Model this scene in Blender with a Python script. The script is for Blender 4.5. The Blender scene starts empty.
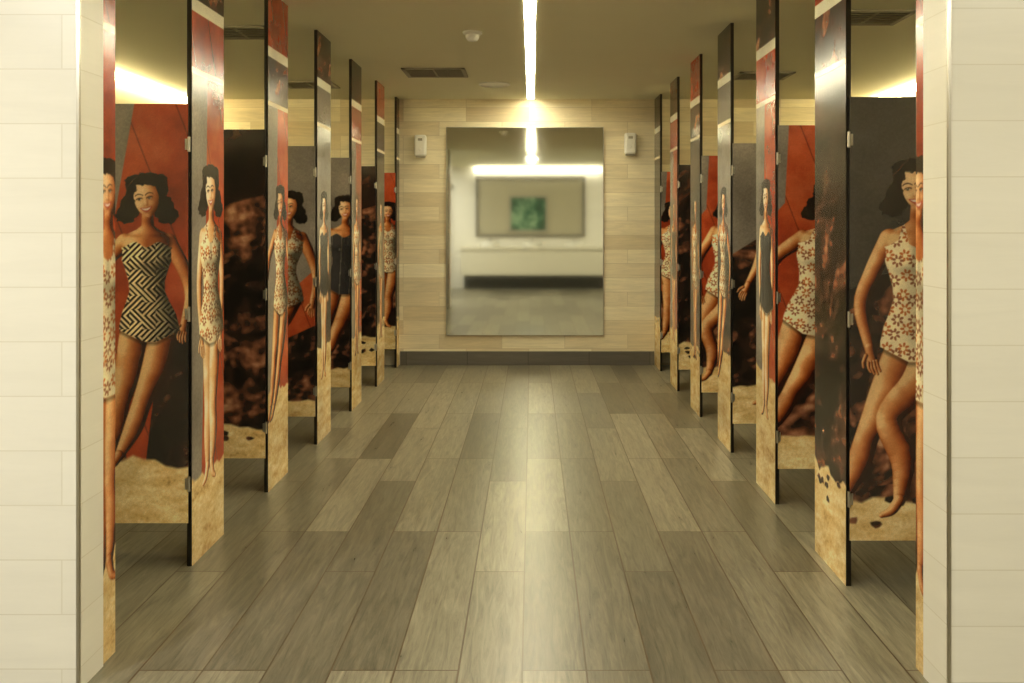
import bpy, math, numpy as np
from mathutils import Vector
S = bpy.context.scene
COL = S.collection
rng = np.random.RandomState(7)
CAMH = 1.4
XL, XR = -1.36, 1.21
YB = 8.42; YR = -1.7; CEIL = 2.62; XO = 3.4
PW = 0.36; PITCH = 0.955; DW = 0.585; T = 0.02

# ------------------------------------------------------------------ materials
def new_mat(name):
    m = bpy.data.materials.new(name); m.use_nodes = True
    nt = m.node_tree; b = nt.nodes['Principled BSDF']
    return m, nt, b
def N(nt, t, **kw):
    n = nt.nodes.new(t)
    for k, v in kw.items(): setattr(n, k, v)
    return n
def simple(name, col, rough=0.5, metal=0.0, noise=0.06, nscale=30, emit=None, es=0):
    m, nt, b = new_mat(name)
    tc = N(nt, 'ShaderNodeNewGeometry')
    nz = N(nt, 'ShaderNodeTexNoise'); nz.inputs['Scale'].default_value = nscale
    nt.links.new(tc.outputs['Position'], nz.inputs['Vector'])
    mx = N(nt, 'ShaderNodeMix', data_type='RGBA')
    nt.links.new(nz.outputs['Fac'], mx.inputs['Factor'])
    mx.inputs['A'].default_value = [c*(1-noise) for c in col]+[1]
    mx.inputs['B'].default_value = [min(1, c*(1+noise)) for c in col]+[1]
    nt.links.new(mx.outputs['Result'], b.inputs['Base Color'])
    b.inputs['Roughness'].default_value = rough; b.inputs['Metallic'].default_value = metal
    if emit:
        b.inputs['Emission Color'].default_value = (*emit, 1); b.inputs['Emission Strength'].default_value = es
    return m

def plank_mat(name, c1, c2, grout, bw, bh, mortar, mode, rough, grain, gscale, bump=0.1, offs=0.5, freq=2, voff=0.0):
    m, nt, b = new_mat(name)
    g = N(nt, 'ShaderNodeNewGeometry'); sp = N(nt, 'ShaderNodeSeparateXYZ')
    nt.links.new(g.outputs['Position'], sp.inputs[0])
    cb = N(nt, 'ShaderNodeCombineXYZ')
    if mode == 'floor':
        nt.links.new(sp.outputs['Y'], cb.inputs['X']); nt.links.new(sp.outputs['X'], cb.inputs['Y'])
    else:
        ad = N(nt, 'ShaderNodeMath', operation='ADD')
        nt.links.new(sp.outputs['X'], ad.inputs[0]); nt.links.new(sp.outputs['Y'], ad.inputs[1])
        nt.links.new(ad.outputs[0], cb.inputs['X']); nt.links.new(sp.outputs['Z'], cb.inputs['Y'])
    mp = N(nt, 'ShaderNodeMapping'); mp.inputs['Location'].default_value = (20.13, 20.0+voff, 0)
    nt.links.new(cb.outputs[0], mp.inputs['Vector'])
    br = N(nt, 'ShaderNodeTexBrick'); br.offset = offs; br.offset_frequency = freq
    br.inputs['Scale'].default_value = 1; br.inputs['Brick Width'].default_value = bw; br.inputs['Row Height'].default_value = bh
    br.inputs['Mortar Size'].default_value = mortar; br.inputs['Mortar Smooth'].default_value = 0.1
    br.inputs['Color1'].default_value = (*c1, 1); br.inputs['Color2'].default_value = (*c2, 1); br.inputs['Mortar'].default_value = (*grout, 1)
    nt.links.new(mp.outputs[0], br.inputs['Vector'])
    mp2 = N(nt, 'ShaderNodeMapping'); mp2.inputs['Scale'].default_value = (gscale*0.09, gscale, 1)
    nt.links.new(cb.outputs[0], mp2.inputs['Vector'])
    nz = N(nt, 'ShaderNodeTexNoise', noise_dimensions='4D'); nz.inputs['Scale'].default_value = 1.0
    nz.inputs['Detail'].default_value = 7; nz.inputs['Roughness'].default_value = 0.72; nz.inputs['Distortion'].default_value = 1.4
    nt.links.new(mp2.outputs[0], nz.inputs['Vector'])
    ml = N(nt, 'ShaderNodeMath', operation='MULTIPLY'); ml.inputs[1].default_value = 60
    nt.links.new(br.outputs['Color'], ml.inputs[0]); nt.links.new(ml.outputs[0], nz.inputs['W'])
    rm = N(nt, 'ShaderNodeMapRange'); rm.inputs['From Min'].default_value = 0.3; rm.inputs['From Max'].default_value = 0.7
    rm.inputs['To Min'].default_value = 1-grain; rm.inputs['To Max'].default_value = 1+grain
    nt.links.new(nz.outputs['Fac'], rm.inputs['Value'])
    vm = N(nt, 'ShaderNodeVectorMath', operation='SCALE')
    nt.links.new(br.outputs['Color'], vm.inputs[0]); nt.links.new(rm.outputs[0], vm.inputs['Scale'])
    nt.links.new(vm.outputs[0], b.inputs['Base Color'])
    rr = N(nt, 'ShaderNodeMapRange'); rr.inputs['To Min'].default_value = rough*0.75; rr.inputs['To Max'].default_value = rough*1.25
    nt.links.new(nz.outputs['Fac'], rr.inputs['Value']); nt.links.new(rr.outputs[0], b.inputs['Roughness'])
    bp = N(nt, 'ShaderNodeBump'); bp.inputs['Strength'].default_value = bump; bp.inputs['Distance'].default_value = 0.003
    inv = N(nt, 'ShaderNodeMath', operation='SUBTRACT'); inv.inputs[0].default_value = 1.0
    nt.links.new(br.outputs['Fac'], inv.inputs[1])
    mm = N(nt, 'ShaderNodeMath', operation='MULTIPLY_ADD'); mm.inputs[1].default_value = 0.3
    nt.links.new(nz.outputs['Fac'], mm.inputs[0]); nt.links.new(inv.outputs[0], mm.inputs[2])
    nt.links.new(mm.outputs[0], bp.inputs['Height']); nt.links.new(bp.outputs[0], b.inputs['Normal'])
    return m

M_floor = plank_mat('floor_wood_look_tile', (0.120, 0.106, 0.072), (0.245, 0.220, 0.155), (0.085, 0.055, 0.028), 1.2, 0.2, 0.0030, 'floor', 0.30, 0.50, 36, 0.3, 0.37, 3, 0.03)
M_tile = plank_mat('cream_plank_tile', (0.80, 0.77, 0.69), (0.83, 0.80, 0.72), (0.71, 0.67, 0.57), 1.15, 0.163, 0.0018, 'wall', 0.35, 0.03, 12, 0.12, voff=-.018)
M_back = plank_mat('travertine_plank_tile', (0.64, 0.52, 0.32), (0.86, 0.77, 0.55), (0.58, 0.48, 0.32), 0.62, 0.14, 0.002, 'wall', 0.6, 0.15, 22, 0.1, 0.43, 3)
M_ceil = simple('ceiling_paint', (0.80, 0.77, 0.57), 0.8, noise=0.02, nscale=3)
M_base = plank_mat('dark_skirting_tile', (0.10, 0.09, 0.075), (0.14, 0.125, 0.10), (0.06, 0.05, 0.04), 0.6, 0.2, 0.003, 'wall', 0.4, 0.2, 14)
M_side = simple('stall_back_wall_paint', (0.58, 0.53, 0.37), 0.6, noise=0.03, nscale=4)
M_edge = simple('black_laminate_edge', (0.022, 0.018, 0.014), 0.3)
M_grey = simple('grey_laminate', (0.20, 0.18, 0.14), 0.4)
M_steel = simple('brushed_steel', (0.55, 0.52, 0.45), 0.3, 1.0)
M_white = simple('white_plastic', (0.80, 0.78, 0.72), 0.35, noise=0.02)
M_darkp = simple('dark_plastic', (0.03, 0.03, 0.03), 0.4)
M_vent = simple('vent_metal', (0.34, 0.31, 0.24), 0.5)
M_counter = simple('white_stone', (0.72, 0.68, 0.56), 0.25)
M_mirstand = simple('beige_mirror_standin', (0.44, 0.40, 0.28), 0.5)  # beige of the reflection, painted on the vanity mirror's stand-in
M_doorr = simple('grey_door_paint', (0.16, 0.15, 0.12), 0.5)
M_led = simple('linear_lamp_diffuser', (1, 1, 1), 0.5, emit=(1.0, 0.915, 0.63), es=50)
M_cove = simple('cove_lamp_diffuser', (1, 1, 1), 0.5, emit=(1.0, 0.85, 0.46), es=19)
M_van = simple('vanity_lamp_diffuser', (1, 1, 1), 0.5, emit=(1.0, 0.94, 0.76), es=3.2)
def mirror_mat(name, r, c):
    m, nt, b = new_mat(name)
    b.inputs['Base Color'].default_value = (*c, 1); b.inputs['Metallic'].default_value = 1; b.inputs['Roughness'].default_value = r
    return m
M_mir = mirror_mat('mirror_silver', 0.042, (0.80, 0.81, 0.71))
# green colouring that imitates the mirror-in-mirror reflection
M_nestrefl, nt_, b_ = new_mat('green_nested_reflection')
g_ = N(nt_, 'ShaderNodeNewGeometry'); n_ = N(nt_, 'ShaderNodeTexNoise'); n_.inputs['Scale'].default_value = 4; n_.inputs['Detail'].default_value = 5
r_ = N(nt_, 'ShaderNodeValToRGB'); r_.color_ramp.elements[0].position = .35; r_.color_ramp.elements[0].color = (.01, .04, .02, 1)
r_.color_ramp.elements[1].position = .68; r_.color_ramp.elements[1].color = (.30, .46, .28, 1); e_ = r_.color_ramp.elements.new(.5); e_.color = (.03, .12, .06, 1)
nt_.links.new(g_.outputs['Position'], n_.inputs['Vector']); nt_.links.new(n_.outputs['Fac'], r_.inputs[0]); nt_.links.new(r_.outputs[0], b_.inputs['Base Color'])
M_print, _nt, _b = new_mat('printed_laminate')
_a = N(_nt, 'ShaderNodeAttribute', attribute_name='Col'); _nt.links.new(_a.outputs['Color'], _b.inputs['Base Color'])
_b.inputs['Roughness'].default_value = 0.20
_b.inputs['Specular IOR Level'].default_value = 0.95

# ------------------------------------------------------------------ mesh helpers
def mesh_obj(name, verts, faces, mats, fm=None, parent=None, smooth=False):
    me = bpy.data.meshes.new(name); me.from_pydata(verts, [], faces); me.update()
    for m in (mats if isinstance(mats, (list, tuple)) else [mats]): me.materials.append(m)
    if fm:
        for p, i in zip(me.polygons, fm): p.material_index = i
    if smooth:
        for p in me.polygons: p.use_smooth = True
    o = bpy.data.objects.new(name, me); COL.objects.link(o)
    if parent: o.parent = parent
    return o
class MB:
    def __init__(s): s.v=[]; s.f=[]; s.m=[]
    def box(s, x0,x1,y0,y1,z0,z1, mi=0):
        b=len(s.v)
        s.v += [(x0,y0,z0),(x1,y0,z0),(x1,y1,z0),(x0,y1,z0),(x0,y0,z1),(x1,y0,z1),(x1,y1,z1),(x0,y1,z1)]
        for f in [(0,3,2,1),(4,5,6,7),(0,1,5,4),(1,2,6,5),(2,3,7,6),(3,0,4,7)]:
            s.f.append(tuple(b+i for i in f)); s.m.append(mi)
    def lathe(s, c, prof, axis='z', n=32, mi=0):
        b=len(s.v)
        for r,h in prof:
            for i in range(n):
                a=2*math.pi*i/n; u,v=r*math.cos(a), r*math.sin(a)
                if axis=='z': s.v.append((c[0]+u,c[1]+v,c[2]+h))
                elif axis=='y': s.v.append((c[0]+u,c[1]+h,c[2]+v))
                else: s.v.append((c[0]+h,c[1]+u,c[2]+v))
        for k in range(len(prof)-1):
            for i in range(n):
                j=(i+1)%n
                s.f.append((b+k*n+i,b+k*n+j,b+(k+1)*n+j,b+(k+1)*n+i)); s.m.append(mi)
        s.f.append(tuple(b+i for i in range(n))[::-1]); s.m.append(mi)
        s.f.append(tuple(b+(len(prof)-1)*n+i for i in range(n))); s.m.append(mi)
    def obj(s, name, mats, parent=None, bevel=0, smooth=False):
        o=mesh_obj(name, s.v, s.f, mats, s.m, parent, smooth)
        if bevel:
            md=o.modifiers.new('bevel','BEVEL'); md.width=bevel; md.segments=3; md.limit_method='ANGLE'
        return o
def box(name, x0,x1,y0,y1,z0,z1, mat, parent=None, bevel=0):
    b=MB(); b.box(x0,x1,y0,y1,z0,z1); return b.obj(name,[mat],parent,bevel)

# ------------------------------------------------------------------ room shell
box('floor', -XO-.1, XO+.1, YR-.1, YB+.1, -0.1, 0, M_floor)
box('ceiling', -XO-.1, XO+.1, YR-.1, YB+.1, CEIL, CEIL+.1, M_ceil)
box('wall_back', -XO-.1, XO+.1, YB, YB+.12, 0, CEIL, M_back)
box('wall_rear', -XO-.1, XO+.1, YR-.12, YR, 0, CEIL, M_tile)
box('wall_left', -XO-.1, -XO, YR, YB, 0, CEIL, M_side)
box('wall_right', XO, XO+.1, YR, YB, 0, CEIL, M_side)
box('wall_left_end', -XO, XL+.006, 2.55, 2.695, 0, CEIL, M_tile)
box('wall_right_end', XR-.002, XO, 2.475, 2.635, 0, CEIL, M_tile)
box('trim_1', XL+.000, XL+.009, 2.546, 2.555, 0, CEIL, M_steel)
box('trim_2', XR-.005, XR+.004, 2.471, 2.480, 0, CEIL, M_steel)
box('baseboard_back', XL+.06, XR-.005, YB-.012, YB, 0, 0.135, M_base)
box('baseboard_stall_left', -XO, -XO+.012, 2.7, YB, 0, 0.135, M_base)
box('baseboard_stall_right', XO-.012, XO, 2.7, YB, 0, 0.135, M_base)

# ------------------------------------------------------------------ painting
class Canvas:
    def __init__(s, w, z0, z1, res):
        s.w=w; s.z0=z0; s.z1=z1
        s.nx=max(8,int(w/res)+1); s.ny=max(8,int((z1-z0)/res)+1); s.res=res
        s.x=np.linspace(0,w,s.nx); s.z=np.linspace(z0,z1,s.ny)
        s.X,s.Z=np.meshgrid(s.x,s.z); s.rgb=np.zeros((s.ny,s.nx,3))
    def sl(s,x0,x1,z0,z1):
        p=s.res*2
        i0,i1=np.searchsorted(s.x,[x0-p,x1+p]); j0,j1=np.searchsorted(s.z,[z0-p,z1+p])
        return slice(j0,j1),slice(i0,i1)
    def blend(s, sl, mask, col):
        m=np.clip(mask,0,1)[...,None]
        s.rgb[sl]=s.rgb[sl]*(1-m)+col*m
    def poly(s, pts, col, soft=None):
        pts=np.array(pts,float)
        x0,z0=pts.min(0); x1,z1=pts.max(0); sl=s.sl(x0,x1,z0,z1)
        X=s.X[sl];Z=s.Z[sl]
        if X.size==0: return
        d=np.full(X.shape,1e9); ins=np.zeros(X.shape,bool)
        for a,b in zip(pts,np.roll(pts,-1,0)):
            e=b-a; L=(e@e)+1e-12
            t=np.clip(((X-a[0])*e[0]+(Z-a[1])*e[1])/L,0,1)
            d=np.minimum(d,np.hypot(X-a[0]-t*e[0],Z-a[1]-t*e[1]))
            c=((a[1]>Z)!=(b[1]>Z))&(X<(b[0]-a[0])*(Z-a[1])/(b[1]-a[1]+1e-12)+a[0]); ins^=c
        sd=np.where(ins,-d,d)
        m=0.5-sd/(soft or s.res)
        s.blend(sl,m,col(X,Z) if callable(col) else np.array(col))
_tab=rng.rand(64,64)
def vnoise(x,z,sc,seed=0):
    x=x*sc+seed*7.3+100; z=z*sc+seed*3.1+100
    xi=np.floor(x).astype(int); zi=np.floor(z).astype(int); fx=x-xi; fz=z-zi
    fx=fx*fx*(3-2*fx); fz=fz*fz*(3-2*fz)
    g=lambda a,b:_tab[a%64,b%64]
    return (g(xi,zi)*(1-fx)+g(xi+1,zi)*fx)*(1-fz)+(g(xi,zi+1)*(1-fx)+g(xi+1,zi+1)*fx)*fz
def fbm(x,z,sc,seed=0,o=4):
    r=0;a=.5;t=0
    for k in range(o): r=r+a*vnoise(x,z,sc*2**k,seed+k*5); t+=a; a*=.55
    return r/t
def C(*c): return np.array(c,float)/255
def ramp(s, stops):
    s=np.clip(s,0,1); xs=[a for a,_ in stops]
    return np.stack([np.interp(s,xs,[c[i]/255 for _,c in stops]) for i in range(3)],-1)
SK={'tan':[(0,(40,11,5)),(.3,(104,40,14)),(.6,(172,90,40)),(.85,(222,148,88)),(1,(248,202,142))],
    'pale':[(0,(84,36,16)),(.3,(164,88,42)),(.6,(222,158,98)),(.85,(248,206,150)),(1,(255,236,200))]}
FACE={'tan':[(0,(84,36,16)),(.35,(166,92,48)),(.65,(220,154,100)),(1,(250,210,160))],
      'pale':[(0,(120,64,34)),(.35,(206,142,92)),(.65,(242,196,146)),(1,(255,236,204))]}
LX,LZ,LY=-.62,.34,.66
def lam(ox,oz):
    oy=np.sqrt(np.clip(1-ox*ox-oz*oz,0,1)); return np.clip(.08+.98*(ox*LX+oz*LZ+oy*LY),0,1)
def spline(pts,rad,n=5):
    P=np.array([(a[0],a[1],r) for a,r in zip(pts,rad)],float)
    if len(P)<3: return P[:,:2],P[:,2]
    Q=np.vstack([2*P[0]-P[1],P,2*P[-1]-P[-2]]); out=[]
    for i in range(1,len(Q)-2):
        for j in range(n):
            t=j/n; out.append(.5*((2*Q[i])+(Q[i+1]-Q[i-1])*t+(2*Q[i-1]-5*Q[i]+4*Q[i+1]-Q[i+2])*t*t+(3*Q[i]-Q[i-1]-3*Q[i+1]+Q[i+2])*t**3))
    out.append(P[-1]); out=np.array(out); return out[:,:2],out[:,2]
def tube(c,pts,rad,stops,tone=.16,n=5):
    pts,rad=spline(pts,rad,n); R=max(rad)
    x0,z0=pts.min(0)-R; x1,z1=pts.max(0)+R; sl=c.sl(x0,x1,z0,z1); X=c.X[sl];Z=c.Z[sl]
    if X.size==0: return
    best=np.full(X.shape,1e9);OX=np.zeros(X.shape);OZ=np.zeros(X.shape)
    for i in range(len(pts)-1):
        a,b=pts[i],pts[i+1]; e=b-a; L=e@e+1e-12
        t=np.clip(((X-a[0])*e[0]+(Z-a[1])*e[1])/L,0,1); r=rad[i]+(rad[i+1]-rad[i])*t
        dx=X-a[0]-t*e[0];dz=Z-a[1]-t*e[1]; d=np.hypot(dx,dz)-r; k=d<best
        best=np.where(k,d,best);OX=np.where(k,dx/r,OX);OZ=np.where(k,dz/r,OZ)
    c.blend(sl,.5-best/c.res,ramp(lam(OX,OZ)+(fbm(X,Z,14,3,3)-.5)*tone*2,stops))
def hairmass(c,els,k,cx,cz):
    R=36*k; sl=c.sl(cx-R,cx+R,cz-R,cz+R); X=c.X[sl];Z=c.Z[sl]
    if X.size==0: return
    best=np.full(X.shape,1e9)
    for (ex,ez,rx,rz) in els:
        best=np.minimum(best,(np.hypot((X-ex)/rx,(Z-ez)/rz)-1)*min(rx,rz))
    U=(X-cx)/k; V=(Z-cz)/k
    best=best+ (vnoise(U,V,.45,2)-.5)*2.2*k
    r=np.hypot(U,V); th=np.arctan2(V,U)
    w=np.sin(r*.95+2.2*np.sin(th*5+r*.12)+3*vnoise(U,V,.16,4))
    lit=np.clip(-U*.02+V*.02+.28,0,1)
    s=np.clip(w,0,1)**2*lit
    c.blend(sl,.5-best/c.res,ramp(s,[(0,(10,6,6)),(.4,(36,18,12)),(1,(100,54,32))]))
def head(c,hx,hz,rk,sk,h,flip=1,turn=-1.0):
    fc=FACE[sk]; ch,sh_=math.cos(h),math.sin(h)
    R=20*rk; sl=c.sl(hx-R,hx+R,hz-R,hz+R); X=c.X[sl];Z=c.Z[sl]
    if X.size:
        a2=(X-hx)/rk*flip; b2=-(Z-hz)/rk; A=a2*ch+b2*sh_; B=-a2*sh_+b2*ch
        prof=[(-16,0),(-15.5,4),(-14,7.4),(-11,9.8),(-6,10.9),(0,10.8),(5,9.8),(9,8.0),(12,5.6),(14.2,3.2),(15.4,0)]
        hw=np.interp(B,[p[0] for p in prof],[p[1] for p in prof])
        m=np.clip(.5+(hw-np.abs(A))*rk/c.res,0,1)*(np.abs(B)<15.6)
        t=np.clip(A/np.maximum(hw,1),-1,1)
        s=lam(t*.72*flip,np.clip(-B/20,-.6,.6))+.06
        G=lambda x,y,sx,sy:np.exp(-((A-x)/sx)**2-((B-y)/sy)**2)
        s-= .32*(G(turn-4.4,-1.6,2.9,1.8)+G(turn+4.4,-1.6,2.9,1.8))
        s+= .16*G(turn,1,1.0,4.2)+.14*(G(turn-5.6,3.4,2.6,2.0)+G(turn+5.2,3.4,2.4,2.0))
        s-= .24*G(turn+1.8,2.2,1.0,3.2)+.20*G(turn+.2,4.9,2.3,.8)
        s-= .14*G(turn,11.0,2.6,.7); s+=.10*G(turn,12.6,2.2,1.2); s+=.08*G(0,-8,5,3)
        c.blend(sl,m,ramp(s,fc))
        ink=lambda mask,col: c.blend(sl,np.clip(mask,0,1)*m,col)
        px=max(c.res/rk*.55,.35)
        for sx in (-1,1):
            ex=turn+sx*4.4; q=np.abs(A-ex)
            ink((1-q/2.3)*(np.abs(B+1.2)<.9*(1-(q/2.3)**2))*1.4,C(238,226,206))
            ink(1.3-np.hypot(A-ex+.3,B+1.2)/max(1.1,px),C(24,12,8))
            ink(1.0-np.abs(B-(-2.2+.16*(q)**2*.6))/max(.7,px)-(q>2.9),C(26,12,8))
            ink(.95-np.abs(B-(-5.6+.055*(A-ex-sx*.3)**2*2))/max(.8,px)-(q>3.7),C(40,18,12))
        q=A-turn; curve=8.6-.085*q*q
        ink(1.25-np.abs(B-curve+.1)/(2.1*(1-(q/5.4)**2).clip(.05))*1.0-(np.abs(q)>5.2),C(160,34,28))
        ink(1.25-np.abs(B-curve+.35)/(1.15*(1-(q/4.4)**2).clip(.05))-(np.abs(q)>4.1),C(252,244,230))
        ink(.8-np.hypot((q-1.0)/.7,(B-4.3)/.45),C(110,50,28)); ink(.8-np.hypot((q+1.0)/.7,(B-4.3)/.45),C(110,50,28))
def suitcol(kind,u,v,sh):
    if kind=='A':
        cx=np.floor(u/13);cz=np.floor(v/13+.5*(cx%2)); o=((cx+cz)%2)*2-1
        st=np.sin((u*o+v)*1.08)>-0.05
        col=np.where(st[...,None],C(242,220,168),C(22,16,14))
    elif kind=='B':
        col=np.broadcast_to(C(250,232,190),u.shape+(3,)).copy()
        for k,(sx,ph) in enumerate([(15,3),(15,10.5)]):
            q=u+ph; r=v+ph*1.3; ci=np.floor(q/sx); cj=np.floor(r/sx); cx=(ci+.5)*sx; cz=(cj+.5)*sx
            jx=((ci*13+cj*7+k*5)%5-2)*.8; jz=((ci*5+cj*11+k*3)%5-2)*.8
            dx=q-cx-jx; dz=r-cz-jz; th=np.arctan2(dz,dx)+ci*1.7+cj; rr=np.hypot(dx,dz)
            f=(rr<5.2*np.abs(np.cos(3.5*th))**.6)&(rr>1.8)
            col[f]=C(196,110,56) if k==0 else C(150,92,62)
    else:
        col=np.broadcast_to(C(56,54,56),u.shape+(3,)).copy()
        f=(np.abs(u+1)%16)<1.2; col[f]=C(120,112,100)
    return col*(.30+.82*sh)[...,None]
TORSO=[(214,148,5.4),(230,148,6.2),(234,148,11),(238,147.8,20),(242,147.5,26),(248,147,27.5),(254,147,24),(264,147,24.5),(272,147,21.5),(284,147,18),(294,147.5,17.5),(304,148,21),(316,149,26.5),(328,149.5,29.5),(338,150,30),(350,150,28.5)]
POSE={
 'A':dict(legs=[([(164,334),(156,368),(143,402),(134,428),(120,456)],[14.5,13.5,9.6,9.2,4.6]),([(136,334),(130,368),(121,402),(116,428),(106,456)],[15.5,14,10,10,4.8])],
   feet=[[(120,455),(114,464),(105,468)],[(106,455),(100,465),(91,468)]],
   arms=[([(168,246),(183,272),(190,298),(184,326)],[8.6,6.8,5.6,3.8]),([(126,246),(104,268),(94,294),(82,318)],[8.6,6.8,5.6,3.8])],head=-.16,turn=-1.6),
 'B':dict(legs=[([(163,334),(157,368),(149,402),(149,428),(143,456)],[14.5,13,9.6,9.6,4.8]),([(137,334),(137,368),(136,402),(134,428),(129,456)],[15,13.5,10,10,4.9])],
   feet=[[(143,455),(147,465),(153,469)],[(129,455),(123,465),(116,469)]],
   arms=[([(169,246),(186,274),(190,290),(172,314)],[8.6,6.6,5.8,3.9]),([(126,246),(115,274),(111,300),(117,338)],[8.8,6.8,5.9,3.9])],head=.12,turn=1.2),
 'R':dict(legs=[([(162,334),(150,362),(128,390),(140,424),(138,456)],[14.5,13.5,10.4,9.6,4.8]),([(138,336),(126,368),(112,402),(104,428),(92,456)],[15,13.5,9.8,9.8,4.8])],
   feet=[[(138,455),(132,464),(124,468)],[(92,455),(86,464),(77,468)]],
   arms=[([(168,246),(184,272),(194,300),(192,334)],[8.6,6.8,5.6,3.8]),([(126,246),(112,274),(104,300),(112,336)],[8.8,6.8,5.9,3.9])],head=-.18,turn=-2.0),
 'N':dict(legs=[([(158,334),(155,368),(152,402),(153,428),(149,456)],[13.5,12,9.2,9.0,4.6]),([(141,334),(141,368),(141,402),(140,428),(139,456)],[13.5,12,9.4,9.1,4.6])],
   feet=[[(149,455),(152,465),(157,469)],[(139,455),(135,465),(129,469)]],
   arms=[([(167,246),(174,276),(175,300),(171,336)],[8.2,6.4,5.6,3.8]),([(128,246),(121,276),(120,300),(125,336)],[8.2,6.4,5.6,3.8])],head=-.10,turn=-1.2)}
def figure(c,ox,zf,H,pose='A',suit='A',skin='tan',flip=1,halter=False,lean=0.0,hs=1.0):
    """lean: whole-body rotation about the hips in radians, + = head to the viewer's right"""
    k=H/285.0; P=POSE[pose]; st=SK[skin]; cl,sn=math.cos(lean),math.sin(lean); PY=340.
    def F(x,y):
        u=flip*(x-148)*k; v=(PY-y)*k
        return (ox+u*cl+v*sn, zf+(469-PY)*k-u*sn+v*cl)
    pp=lambda L:[F(a,b) for a,b in L]
    hy=206-(hs-1)*10
    hc=F(147,hy-2); hk=k*hs
    E=lambda L:[F(147+a*hs,hy-2+b*hs)+(rx*hk,rz*hk) for a,b,rx,rz in L]
    hairmass(c,E([(0,-4,18,18),(-14,8,9,11),(14,8,9,11),(-18,15,9,7.5),(18,15,9,7.5),(-9,-12,10,8.5),(9,-12,10,8.5)]),hk,*hc)
    for L,R in P['legs'][::-1]: tube(c,pp(L),[r*k for r in R],st)
    for Q in P['feet']: tube(c,pp(Q),[4.6*k,3.8*k,2.2*k],st)
    for L,R in P['arms']:
        tube(c,pp(L),[r*k for r in R],st)
        e=np.array(L[-1],float); d=e-np.array(L[-2],float); d/=np.hypot(*d); n=np.array([-d[1],d[0]])
        tube(c,pp([e-d*3,e+d*3,e+d*8]),[3.8*k,4.0*k,4.4*k],st)
        for f,(o,ln) in enumerate([(-3.4,8.5),(-1.2,10.5),(1.2,10),(3.3,8)]):
            b=e+d*9+n*o; tube(c,pp([b,b+d*ln*.55+n*o*.15,b+d*ln+n*(o*.15-1.2)]),[1.5*k,1.3*k,.9*k],st,n=2)
        b=e+d*3+n*4; tube(c,pp([b,b+d*5+n*3.2,b+d*9+n*3.6]),[1.8*k,1.5*k,1.1*k],st,n=2)
    ys=[t[0] for t in TORSO]; z0=zf+(469-351)*k
    sl=c.sl(ox-80*k,ox+80*k,z0-15*k,zf+(469-208)*k); X=c.X[sl];Z=c.Z[sl]
    if X.size:
        dx=X-ox; dz=Z-(zf+(469-PY)*k); u=dx*cl-dz*sn; v=dx*sn+dz*cl
        Y=PY-v/k; U=148+u/k*flip
        cc=np.interp(Y,ys,[t[1] for t in TORSO]); hw=np.interp(Y,ys,[t[2] for t in TORSO])
        bot=343-np.clip((np.abs(U-150)-7),0,40)*.5
        t=(U-cc)/hw
        m=np.clip(.5+(hw-np.abs(U-cc))*k/c.res,0,1)*np.clip(Y-212,0,1)
        ms=np.clip((hw-np.abs(U-cc))/5.5,0,1)*m; wsh=np.clip((Y-236)/4,0,1)*np.clip((266-Y)/8,0,1); msk=m*(1-wsh)+ms*wsh
        cut=np.clip((bot+1-Y)*k/c.res+.5,0,1); m=m*cut; msk=msk*cut
        sh=lam(np.clip(t*flip,-1,1)*.90,np.zeros_like(t))+(fbm(X,Z,14,3,3)-.5)*.25
        for bx in (135.5,158.5):
            sh=sh+.26*np.exp(-((U-bx+2*flip)**2/80+(Y-258)**2/60))
            sh=sh-.30*np.exp(-((U-bx-3*flip)**2/90+(Y-271)**2/22))
        sh=sh-.22*np.exp(-((U-147)**2/14+(Y-258)**2/120))
        sh=sh-.14*np.exp(-((np.abs(np.abs(U-147)-12)-1)**2/60+(Y-240)**2/3.0))
        sh=sh-.28*np.exp(-((U-148)**2/60+(Y-226)**2/24))
        sh=np.clip(sh,0,1)
        c.rgb[sl]*= (1-.45*np.clip(1-np.abs(Y-bot-2.5)/3.2,0,1)*(np.abs(U-150)<30)*(Y>bot-1))[...,None]
        c.blend(sl,msk,ramp(sh,st))
        top=252-6*np.exp(-((np.abs(U-147)-12)**2/60.))
        if halter: top=np.minimum(top, np.where(np.abs(U-147)>3, 252-np.clip(22-np.abs(np.abs(U-147)-10)*4.2,0,22),260))
        sm=m*np.clip((Y-top)*k/c.res+.5,0,1)*(np.abs(U-cc)<hw-.2)
        if halter: sm=sm*np.where(Y<250,(np.abs(np.abs(U-147)-10)<13),1)
        c.blend(sl,sm,suitcol(suit,U,Y,sh))
    head(c,*F(147,hy),hk,skin,P['head']+lean*flip,flip,P['turn'])
    hairmass(c,E([(-7,-15,8,5.0),(4,-15.5,10,5.2),(-12.2,-9,3.6,7),(12.4,-9,3.6,7),(-14,2,3.2,7),(14.3,2,3.2,7),(-15.5,13,4.6,6),(15.5,13,4.6,6)]),hk,*hc)
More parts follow.
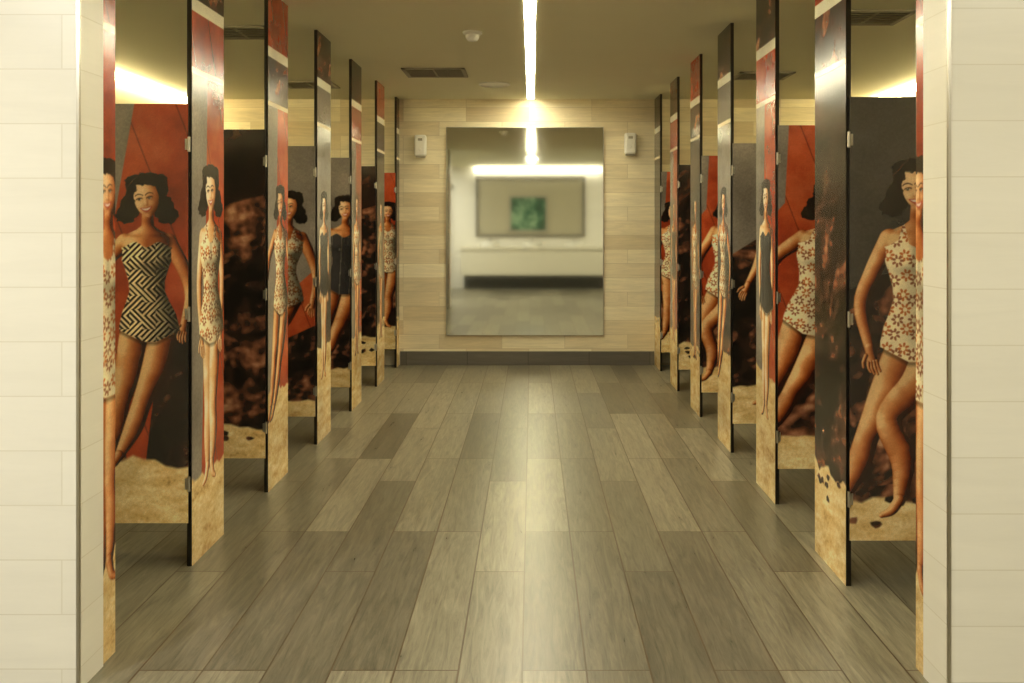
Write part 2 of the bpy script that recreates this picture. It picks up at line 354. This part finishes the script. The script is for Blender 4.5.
# ---- backgrounds
def rockc(seed,g=1.0):
    def f(X,Z):
        wx=X+.10*fbm(X,Z,5,seed+1,2); wz=Z+.12*fbm(X,Z,5,seed+2,2)
        e=.012; n2=fbm(wx+e+.5*(wz-e),wz-e-.3*(wx+e),3.5,seed,4); n1=fbm(wx+.5*wz,wz-.3*wx,3.5,seed,4)
        v=np.clip((n1-.40)*2.2,0,1)*.5+np.clip((n1-n2)*8,-.3,.5)+(fbm(X,Z,60,seed+3,2)-.5)*.2
        return ramp(v*g+.10,[(0,(14,9,8)),(.25,(52,31,23)),(.6,(132,80,56)),(1,(210,158,116))])
    return f
def sandc(seed):
    def f(X,Z):
        n=fbm(X*.7,Z*1.8,16,seed,5); return ramp(.25+n*.9+(fbm(X,Z,90,seed,2)-.5)*.4,[(0,(128,86,48)),(.5,(220,182,118)),(1,(250,228,174))])
    return f
def redc(seed):
    def f(X,Z):
        n=fbm(X,Z,4,seed)*.8+fbm(X,Z,30,seed)*.2; l=(X*.9+Z*.35)/.19; s=np.abs(l-np.round(l))<.014
        c=ramp(n,[(0,(96,28,12)),(.5,(172,64,30)),(1,(220,118,66))]); return np.where(s[...,None],c*.66,c)
    return f
def skyc(seed,d=1.0):
    def f(X,Z):
        n=fbm(X,Z,3,seed)+(fbm(X,Z,120,seed,1)-.5)*.2; return ramp(n,[(0,(96*d,88*d,80*d)),(1,(172*d,160*d,146*d))])
    return f
def bg(c,kind,seed,sand=.42):
    W=c.w; full=[(-.1,-.1),(W+.1,-.1),(W+.1,3),(-.1,3)]
    if kind=='hull':
        c.poly(full,skyc(seed)); c.poly([(W*.66,2.0),(W+.1,2.4),(W+.1,.3),(W*.55,.3),(W*.42,1.2)],redc(seed))
        c.poly([(W*.05,1.35),(W*.42,1.2),(W*.60,.3),(-.1,.2),(-.1,1.4)],rockc(seed+2))
        c.poly([(W*.66,.2),(W*.80,.90),(W+.1,1.10),(W+.1,.2)],rockc(seed,.7))
    elif kind=='redleft':
        c.poly(full,redc(seed)); c.poly([(-.1,2.4),(-.1,1.35),(W*.06,1.50),(W*.14,2.4)],skyc(seed))
        c.poly([(-.1,.1),(-.1,.8),(W*.18,.72),(W*.5,1.0),(W+.1,.95),(W+.1,.1)],rockc(seed))
    elif kind=='dark':
        c.poly(full,rockc(seed)); c.poly([(-.1,1.10),(W*.3,1.22),(W*.55,1.1),(W+.1,1.2),(W+.1,2.7),(-.1,2.7)],skyc(seed,.46))
        c.poly([(-.1,1.02),(W*.12,1.10),(W*.30,.98),(W*.40,.70),(W*.30,.40),(-.1,.36)],rockc(seed+3,1.25))
        c.poly([(W*.42,2.0),(W+.1,2.0),(W+.1,.9),(W*.60,1.05)],redc(seed))
    elif kind=='rock':
        c.poly(full,rockc(seed)); c.poly([(-.1,3),(-.1,1.45),(W*.4,1.62),(W*.7,1.5),(W+.1,1.58),(W+.1,3)],rockc(seed,.45))
    elif kind=='sky':
        c.poly(full,skyc(seed,.95)); c.poly([(-.1,.1),(-.1,1.05),(W*.3,1.12),(W*.6,.9),(W+.1,1.2),(W+.1,.1)],redc(seed))
        c.poly([(-.1,.1),(-.1,.7),(W*.5,.62),(W+.1,.8),(W+.1,.1)],rockc(seed))
    elif kind=='skyrock':
        c.poly(full,skyc(seed,.95)); c.poly([(-.1,.1),(-.1,1.15),(W*.3,1.32),(W*.6,1.2),(W+.1,1.3),(W+.1,.1)],rockc(seed))
    elif kind=='halfred':
        c.poly(full,redc(seed)); c.poly([(-.1,3),(-.1,.3),(W*.28,.3),(W*.42,1.4),(W*.55,3)],skyc(seed))
    nn=lambda t,s:float(vnoise(np.array(t*s),np.array(0.),1,seed))-.5
    sd=[(-.1,-.1),(-.1,sand)]+[(W*t,sand+.06*nn(t,4.)+.03*nn(t,17.)) for t in np.linspace(0,1,14)]+[(W+.1,sand),(W+.1,-.1)]
    c.poly(sd,sandc(seed),soft=.012)
    if kind in('rock','dark'):
        r=np.random.RandomState(seed)
        for i in range(9):
            a=r.uniform(0,W); b=sand+r.uniform(-.12,.03); q=[(a+r.uniform(.012,.03)*math.cos(t),b+r.uniform(.008,.018)*math.sin(t)) for t in np.linspace(0,6.28,8)[:-1]]
            c.poly(q,rockc(seed+i),soft=.006)
def pilaster_top(c,seed,kind):
    W=c.w
    hi={'r':redc(seed),'g':skyc(seed,.8),'k':rockc(seed)}[kind]
    c.poly([(-.1,2.035),(W+.1,2.035),(W+.1,2.29),(-.1,2.29)],hi)
    c.poly([(-.1,2.29),(W+.1,2.29),(W+.1,2.9),(-.1,2.9)],rockc(seed+4) if kind!='k' else redc(seed))
    c.poly([(-.1,2.27),(W+.1,2.27),(W+.1,2.325),(-.1,2.325)],C(250,242,215))
    c.poly([(-.1,2.015),(W+.1,2.015),(W+.1,2.04),(-.1,2.04)],C(235,218,180))  # lower pale band: ceiling strip's reflection painted into the panel
def finish(c,seed):
    r=c.rgb
    if c.res<.0045:
        p=np.pad(r,((1,1),(1,1),(0,0)),'edge'); r=(r*4+p[:-2,1:-1]+p[2:,1:-1]+p[1:-1,:-2]+p[1:-1,2:])/8
    tone=.84+.30*fbm(c.X,c.Z,3.2,seed+40,3)
    g=1+(np.random.RandomState(seed).rand(*c.X.shape)-.5)*.12
    c.rgb=np.clip(r*(tone*g)[...,None],0,1)

def s2l(c): c=np.clip(c,0,1); return np.where(c<=.04045,c/12.92,((c+.055)/1.055)**2.4)
def printed_panel(name,c,org,au,parent,seed=0,mats=(M_print,M_edge,M_grey)):
    finish(c,seed)
    au=np.array(au,float); up=np.array([0,0,1.]); nrm=np.cross(au,up); org=np.array(org,float)
    g=org+c.X[...,None]*au+ (c.Z-0)[...,None]*up; nv=c.nx*c.ny
    V=[g.reshape(-1,3)]
    cr=[]
    for dn in (0,-T):
        for x,z in ((0,c.z0),(c.w,c.z0),(c.w,c.z1),(0,c.z1)): cr.append(org+x*au+z*up+dn*nrm)
    V.append(np.array(cr)); V=np.concatenate(V)
    idx=np.arange(nv).reshape(c.ny,c.nx)
    q=np.stack([idx[:-1,:-1],idx[:-1,1:],idx[1:,1:],idx[1:,:-1]],-1).reshape(-1,4)
    b=nv; ex=np.array([(b+4,b+5,b+1,b),(b+5,b+6,b+2,b+1),(b+6,b+7,b+3,b+2),(b+7,b+4,b,b+3),(b+5,b+4,b+7,b+6)])
    F=np.concatenate([q,ex]); nf=len(F)
    me=bpy.data.meshes.new(name); me.vertices.add(len(V)); me.vertices.foreach_set('co',V.astype(np.float32).ravel())
    me.loops.add(nf*4); me.loops.foreach_set('vertex_index',F.astype(np.int32).ravel())
    me.polygons.add(nf); me.polygons.foreach_set('loop_start',np.arange(0,nf*4,4,dtype=np.int32))
    try: me.polygons.foreach_set('loop_total',np.full(nf,4,dtype=np.int32))
    except Exception: pass
    for m in mats: me.materials.append(m)
    mi=np.zeros(nf,dtype=np.int32); mi[-5:-1]=1; mi[-1]=2; me.polygons.foreach_set('material_index',mi)
    me.update(calc_edges=True)
    ca=me.color_attributes.new('Col','FLOAT_COLOR','POINT')
    col=np.ones((len(V),4),dtype=np.float32); col[:nv,:3]=s2l(c.rgb).reshape(-1,3); col[nv:,:3]=.02
    ca.data.foreach_set('color',col.ravel())
    me.validate()
    o=bpy.data.objects.new(name,me); COL.objects.link(o); o.parent=parent; return o

def hinge(parent,x,y,z,side):
    b=MB(); b.lathe((x,y,z-.03),[(.006,0),(.006,.06)],'z',12); b.box(min(x,x-side*.016),max(x,x-side*.016),y+.0,y+.004,z-.022,z+.022)
    b.obj('hinge',[M_steel],parent)

LD=[('hull',1,.43,[dict(ox=DW-.165,zf=.40,H=1.18,pose='A',suit='A',hs=1.14)]),
    ('rock',2,.33,[]),
    ('sky',3,.30,[dict(ox=DW-.22,zf=.30,H=1.30,pose='R',suit='B',halter=True,lean=.10)]),
    ('sky',4,.33,[dict(ox=DW-.06,zf=.30,H=1.30,pose='A',suit='C',lean=.05)]),
    ('rock',5,.42,[]),
    ('redleft',6,.42,[dict(ox=DW-.07,zf=.40,H=1.20,pose='B',suit='B',halter=True)])]
RD=[('dark',11,.36,[dict(ox=.25,zf=.27,H=1.36,pose='R',suit='B',halter=True,lean=.02,hs=1.08)]),
    ('redleft',12,.33,[dict(ox=.150,zf=.25,H=1.36,pose='A',suit='B',halter=True,lean=.17)]),
    ('skyrock',13,.40,[dict(ox=.40,zf=.30,H=1.35,pose='A',suit='A')]),
    ('redleft',14,.36,[dict(ox=.16,zf=.25,H=1.38,pose='R',suit='B',halter=True,lean=.10)]),
    ('rock',15,.40,[]),
    ('redleft',16,.40,[dict(ox=.12,zf=.3,H=1.3,pose='B',suit='B',halter=True)])]
LP=[('halfred',21,.36,'r',[dict(ox=.21,zf=.30,H=1.33,pose='N',suit='B',skin='pale',halter=True,hs=1.1)]),
    ('halfred',22,.52,'k',[dict(ox=.22,zf=.36,H=1.24,pose='A',suit='B',skin='tan',halter=True)]),
    ('skyrock',23,.60,'g',[dict(ox=.18,zf=.40,H=1.20,pose='N',suit='C',skin='pale')]),
    ('halfred',24,.55,'r',[dict(ox=.2,zf=.40,H=1.22,pose='N',suit='B',skin='tan',halter=True)]),
    ('rock',25,.55,'k',[dict(ox=.2,zf=.40,H=1.20,pose='N',suit='A')]),
    ('rock',26,.5,'g',[])]
RP=[('rock',31,.38,'k',[]),
    ('halfred',32,.62,'r',[dict(ox=.19,zf=.40,H=1.22,pose='N',suit='C',skin='pale')]),
    ('skyrock',33,.58,'g',[dict(ox=.17,zf=.40,H=1.22,pose='A',suit='B',skin='tan',halter=True)]),
    ('rock',34,.5,'k',[dict(ox=.2,zf=.40,H=1.20,pose='N',suit='B',halter=True)]),
    ('halfred',35,.5,'r',[dict(ox=.2,zf=.40,H=1.20,pose='N',suit='C')]),
    ('rock',36,.5,'g',[])]

def empty(name,loc):
    e=bpy.data.objects.new(name,None); COL.objects.link(e); return e
def make_side(side,X0,dX,Y0,D,P,first):
    for k in range(6):
        X=X0+dX*k
        st=empty('toilet_stall',None)
        y=Y0+k*PITCH; res=.0023*y/3.3
        w=min(PW,YB-y-.002)
        kind,seed,sand,tk,figs=P[k]
        c=Canvas(w,0,CEIL,res); bg(c,kind,seed,sand)
        for f in figs: figure(c,**f)
        pilaster_top(c,seed,tk)
        org=(X,y,0) if side<0 else (X,y+w,0); au=(0,1,0) if side<0 else (0,-1,0)
        printed_panel('pilaster',c,org,au,st,seed)
        kind,seed,sand,figs=D[k]
        c=Canvas(DW,.18,1.885,res); bg(c,kind,seed,sand)
        for f in figs: figure(c,**f)
        x0=X-.010-DW if side<0 else X+.010
        printed_panel('door_leaf',c,(x0,y-.012,0),(1,0,0),st,seed)
        hx=X-.006 if side<0 else X+.006
        for z in (.34,1.03,1.72): hinge(st,hx,y-.016,z,1 if side<0 else -1)
        fx=x0+.04 if side<0 else x0+DW-.04
        b=MB(); b.lathe((fx,y-.022,1.0),[(.022,-.004),(.022,.006),(.012,.010)],'y',20); b.box(fx-.03,fx+.03,y+.008,y+.016,.97,1.03); b.obj('latch',[M_steel],st)
        yd=y+w*.5
        if yd+.01<YB-.05:
            xa,xb=(-XO+.015,X-T) if side<0 else (X+T,XO-.015)
            b=MB(); b.box(xa,xb,yd-.01,yd+.01,.16,1.86)
            b.obj('divider_panel',[M_grey],st)
            b=MB()
            for q in (.9,1.8):
                px=xa+q-.6 if side<0 else xb-q+.6
                b.lathe((px,yd,0),[(.03,0),(.03,.008),(.012,.012),(.012,.17)],'z',16)
            b.obj('support_feet',[M_steel],st)
    ya,yb=first; X=XL if side<0 else XR
    c=Canvas(yb-ya,0,CEIL,.0035); bg(c,'redleft',41,.4)
    figure(c,(yb-ya)*.5,.25,1.35,pose='N',suit='B',halter=True); pilaster_top(c,3,'r')
    org=(X,ya,0) if side<0 else (X,yb,0); au=(0,1,0) if side<0 else (0,-1,0)
    printed_panel('wall_end_pilaster',c,org,au,empty('toilet_stall',None),41)
make_side(-1,-1.387,.0155,3.48,LD,LP,(2.697,2.785))
make_side(1,XR,0,3.29,RD,RP,(2.637,2.69))

# ------------------------------------------------------------------ wall mirror
b=MB(); b.box(-.84,.70,YB-.02,YB-.002,.30,2.34,0); o=b.obj('wall_mirror',[M_mir])
b=MB()
for a in [(-.846,-.84,.294,2.346),(.70,.706,.294,2.346)]: b.box(a[0],a[1],YB-.022,YB-.002,a[2],a[3])
b.box(-.846,.706,YB-.022,YB-.002,.294,.30); b.box(-.846,.706,YB-.022,YB-.002,2.34,2.346)
b.obj('mirror_edge',[M_steel],o)

def dispenser(x,z):
    b=MB(); b.box(x-.058,x+.058,YB-.075,YB-.001,z-.105,z+.105); o=b.obj('air_freshener_dispenser',[M_white],None,.022)
    b=MB(); b.box(x-.022,x+.022,YB-.079,YB-.074,z+.045,z+.07); b.obj('display_window',[M_vent],o,.003)
    b=MB(); b.lathe((x,YB-.076,z-.04),[(.014,0),(.014,-.005),(.009,-.007)],'y',20); b.obj('button',[M_white],o)
    b=MB(); b.box(x-.045,x+.045,YB-.065,YB-.01,z-.116,z-.104); b.obj('lower_grille',[M_vent],o)
dispenser(-1.095,2.16); dispenser(.965,2.18)

# ceiling fixtures
LC=-.012
box('linear_ceiling_lamp',LC-.032,LC+.032,2.35,YB-.12,CEIL-.012,CEIL-.001,M_led)
b=MB(); b.box(LC-.040,LC-.033,2.35,YB-.12,CEIL-.016,CEIL-.001); b.box(LC+.033,LC+.040,2.35,YB-.12,CEIL-.016,CEIL-.001)
b.obj('lamp_channel_trim',[M_white],bpy.data.objects['linear_ceiling_lamp'])
b=MB(); b.lathe((-.38,5.45,CEIL-.001),[(.062,0),(.062,-.012),(.045,-.02),(.042,-.04),(.03,-.055),(.012,-.06)],'z',40); b.obj('smoke_detector',[M_white])
b=MB(); b.lathe((-.33,7.5,CEIL-.001),[(.14,0),(.14,-.006),(.125,-.010),(.12,-.006),(.10,-.004)],'z',48); b.obj('ceiling_speaker',[M_white])
def vent(x,y,w,d):
    b=MB(); z=CEIL-.001
    b.box(x-w/2,x+w/2,y-d/2,y-d/2+.03,z-.01,z); b.box(x-w/2,x+w/2,y+d/2-.03,y+d/2,z-.01,z)
    b.box(x-w/2,x-w/2+.03,y-d/2,y+d/2,z-.01,z); b.box(x+w/2-.03,x+w/2,y-d/2,y+d/2,z-.01,z)
    b.box(x-w/2+.02,x+w/2-.02,y-d/2+.02,y+d/2-.02,z-.002,z,1)
    n=int(d/.055)
    for i in range(n):
        yy=y-d/2+.05+i*(d-.10)/(n-1); b.box(x-w/2+.03,x+w/2-.03,yy-.005,yy+.005,z-.007,z-.002)
    b.box(x-.008,x+.008,y-d/2+.02,y+d/2-.02,z-.008,z-.002)
    b.obj('ceiling_air_vent',[M_vent,M_darkp])
vent(-.78,6.9,.5,.40); vent(-1.86,5.45,.45,.36); vent(2.0,5.05,.42,.36); vent(1.9,7.05,.45,.36); vent(-1.95,7.5,.45,.36)

box('stall_cove_lamp',-XO+.01,-XO+.06,2.75,YB-.02,CEIL-.06,CEIL-.002,M_cove)
box('stall_cove_lamp',XO-.06,XO-.01,2.75,YB-.02,CEIL-.06,CEIL-.002,M_cove)

# ------------------------------------------------------------------ rear vanity area (seen in the mirror)
van=MB(); van.box(-1.5,3.3,YR+.001,YR+.58,.84,.90); van.box(-1.5,3.3,YR+.001,YR+.55,.30,.84)
vo=van.obj('vanity_counter',[M_counter],None,.006)
b=MB(); b.box(-1.45,3.25,YR+.01,YR+.30,.0,.30); b.obj('plinth',[M_darkp],vo)
for sx in (-.9,0,.9,1.8):
    b=MB(); b.lathe((sx,YR+.3,.895),[(.19,0),(.20,.006),(.205,.09),(.20,.10),(.19,.095),(.17,.03)],'z',40); b.obj('basin',[M_white],vo)
    b=MB(); b.lathe((sx,YR+.07,.90),[(.018,0),(.014,.02),(.014,.22)],'z',16); b.box(sx-.012,sx+.012,YR+.06,YR+.20,1.10,1.125); b.obj('tap',[M_steel],vo)
fr=MB()
fr.box(-1.22,-1.16,YR+.001,YR+.05,1.10,2.42); fr.box(1.09,1.15,YR+.001,YR+.05,1.10,2.42); fr.box(-1.16,1.09,YR+.001,YR+.05,2.36,2.42); fr.box(-1.16,1.09,YR+.001,YR+.05,1.10,1.16)
fr.box(-1.16,1.09,YR+.001,YR+.012,1.16,2.36,1)
fo=fr.obj('vanity_mirror_standin',[M_grey,M_mirstand])  # framed plain panel put in place of the vanity mirror
pc=MB(); pc.box(-.50,.34,YR+.013,YR+.035,1.20,2.0); po=pc.obj('nested_reflection_panel',[M_vent])  # made-up panel imitating the far mirror reflected in the vanity mirror
pc=MB(); pc.box(-.45,.29,YR+.034,YR+.038,1.25,1.95); pc.obj('print',[M_nestrefl],po)
box('vanity_lamp',-1.25,1.5,YR+.02,YR+.16,CEIL-.12,CEIL-.02,M_van)
dr=MB(); dr.box(-2.75,-1.78,YR+.001,YR+.03,0,2.15); dro=dr.obj('door_1',[M_doorr])
dr=MB(); dr.box(-2.82,-2.75,YR+.001,YR+.05,0,2.22); dr.box(-1.78,-1.71,YR+.001,YR+.05,0,2.22); dr.box(-2.82,-1.71,YR+.001,YR+.05,2.15,2.22); dr.obj('frame',[M_white],dro)

def fill_light(x,y,en,col=(1,.94,.76)):  # added unseen lamps behind the end walls' front, to brighten them
    b=MB(); b.lathe((x,y,CEIL-.001),[(.09,0),(.09,-.008),(.075,-.01),(.072,-.004)],'z',32); o=b.obj('added_fill_fixture',[M_white])
    l=bpy.data.lights.new('added_fill_lamp','AREA'); l.shape='DISK'; l.size=.14; l.energy=en; l.color=col
    lo=bpy.data.objects.new('added_fill_lamp',l); lo.location=(x,y,CEIL-.02); COL.objects.link(lo); lo.parent=o
fill_light(-2.2,1.0,33,(1,.98,.90)); fill_light(2.2,1.0,15,(1,.95,.78)); fill_light(-2.2,-.4,22,(1,.98,.90)); fill_light(2.2,-.4,12,(1,.95,.78)); fill_light(0,0.8,18,(1,.94,.72))

w=bpy.data.worlds.new('world'); S.world=w; w.use_nodes=True
w.node_tree.nodes['Background'].inputs[0].default_value=(1,.93,.75,1); w.node_tree.nodes['Background'].inputs[1].default_value=.05

# ------------------------------------------------------------------ camera
cam=bpy.data.cameras.new('camera'); co=bpy.data.objects.new('camera',cam); COL.objects.link(co)
co.location=(0,0,CAMH); co.rotation_euler=(math.pi/2,0,0); cam.lens=30; cam.sensor_width=36
cam.shift_x=-20/1024; cam.shift_y=-118.5/1024; cam.clip_start=.05
S.camera=co
S.view_settings.view_transform='Standard'; S.view_settings.look='None'; S.view_settings.exposure=0.55
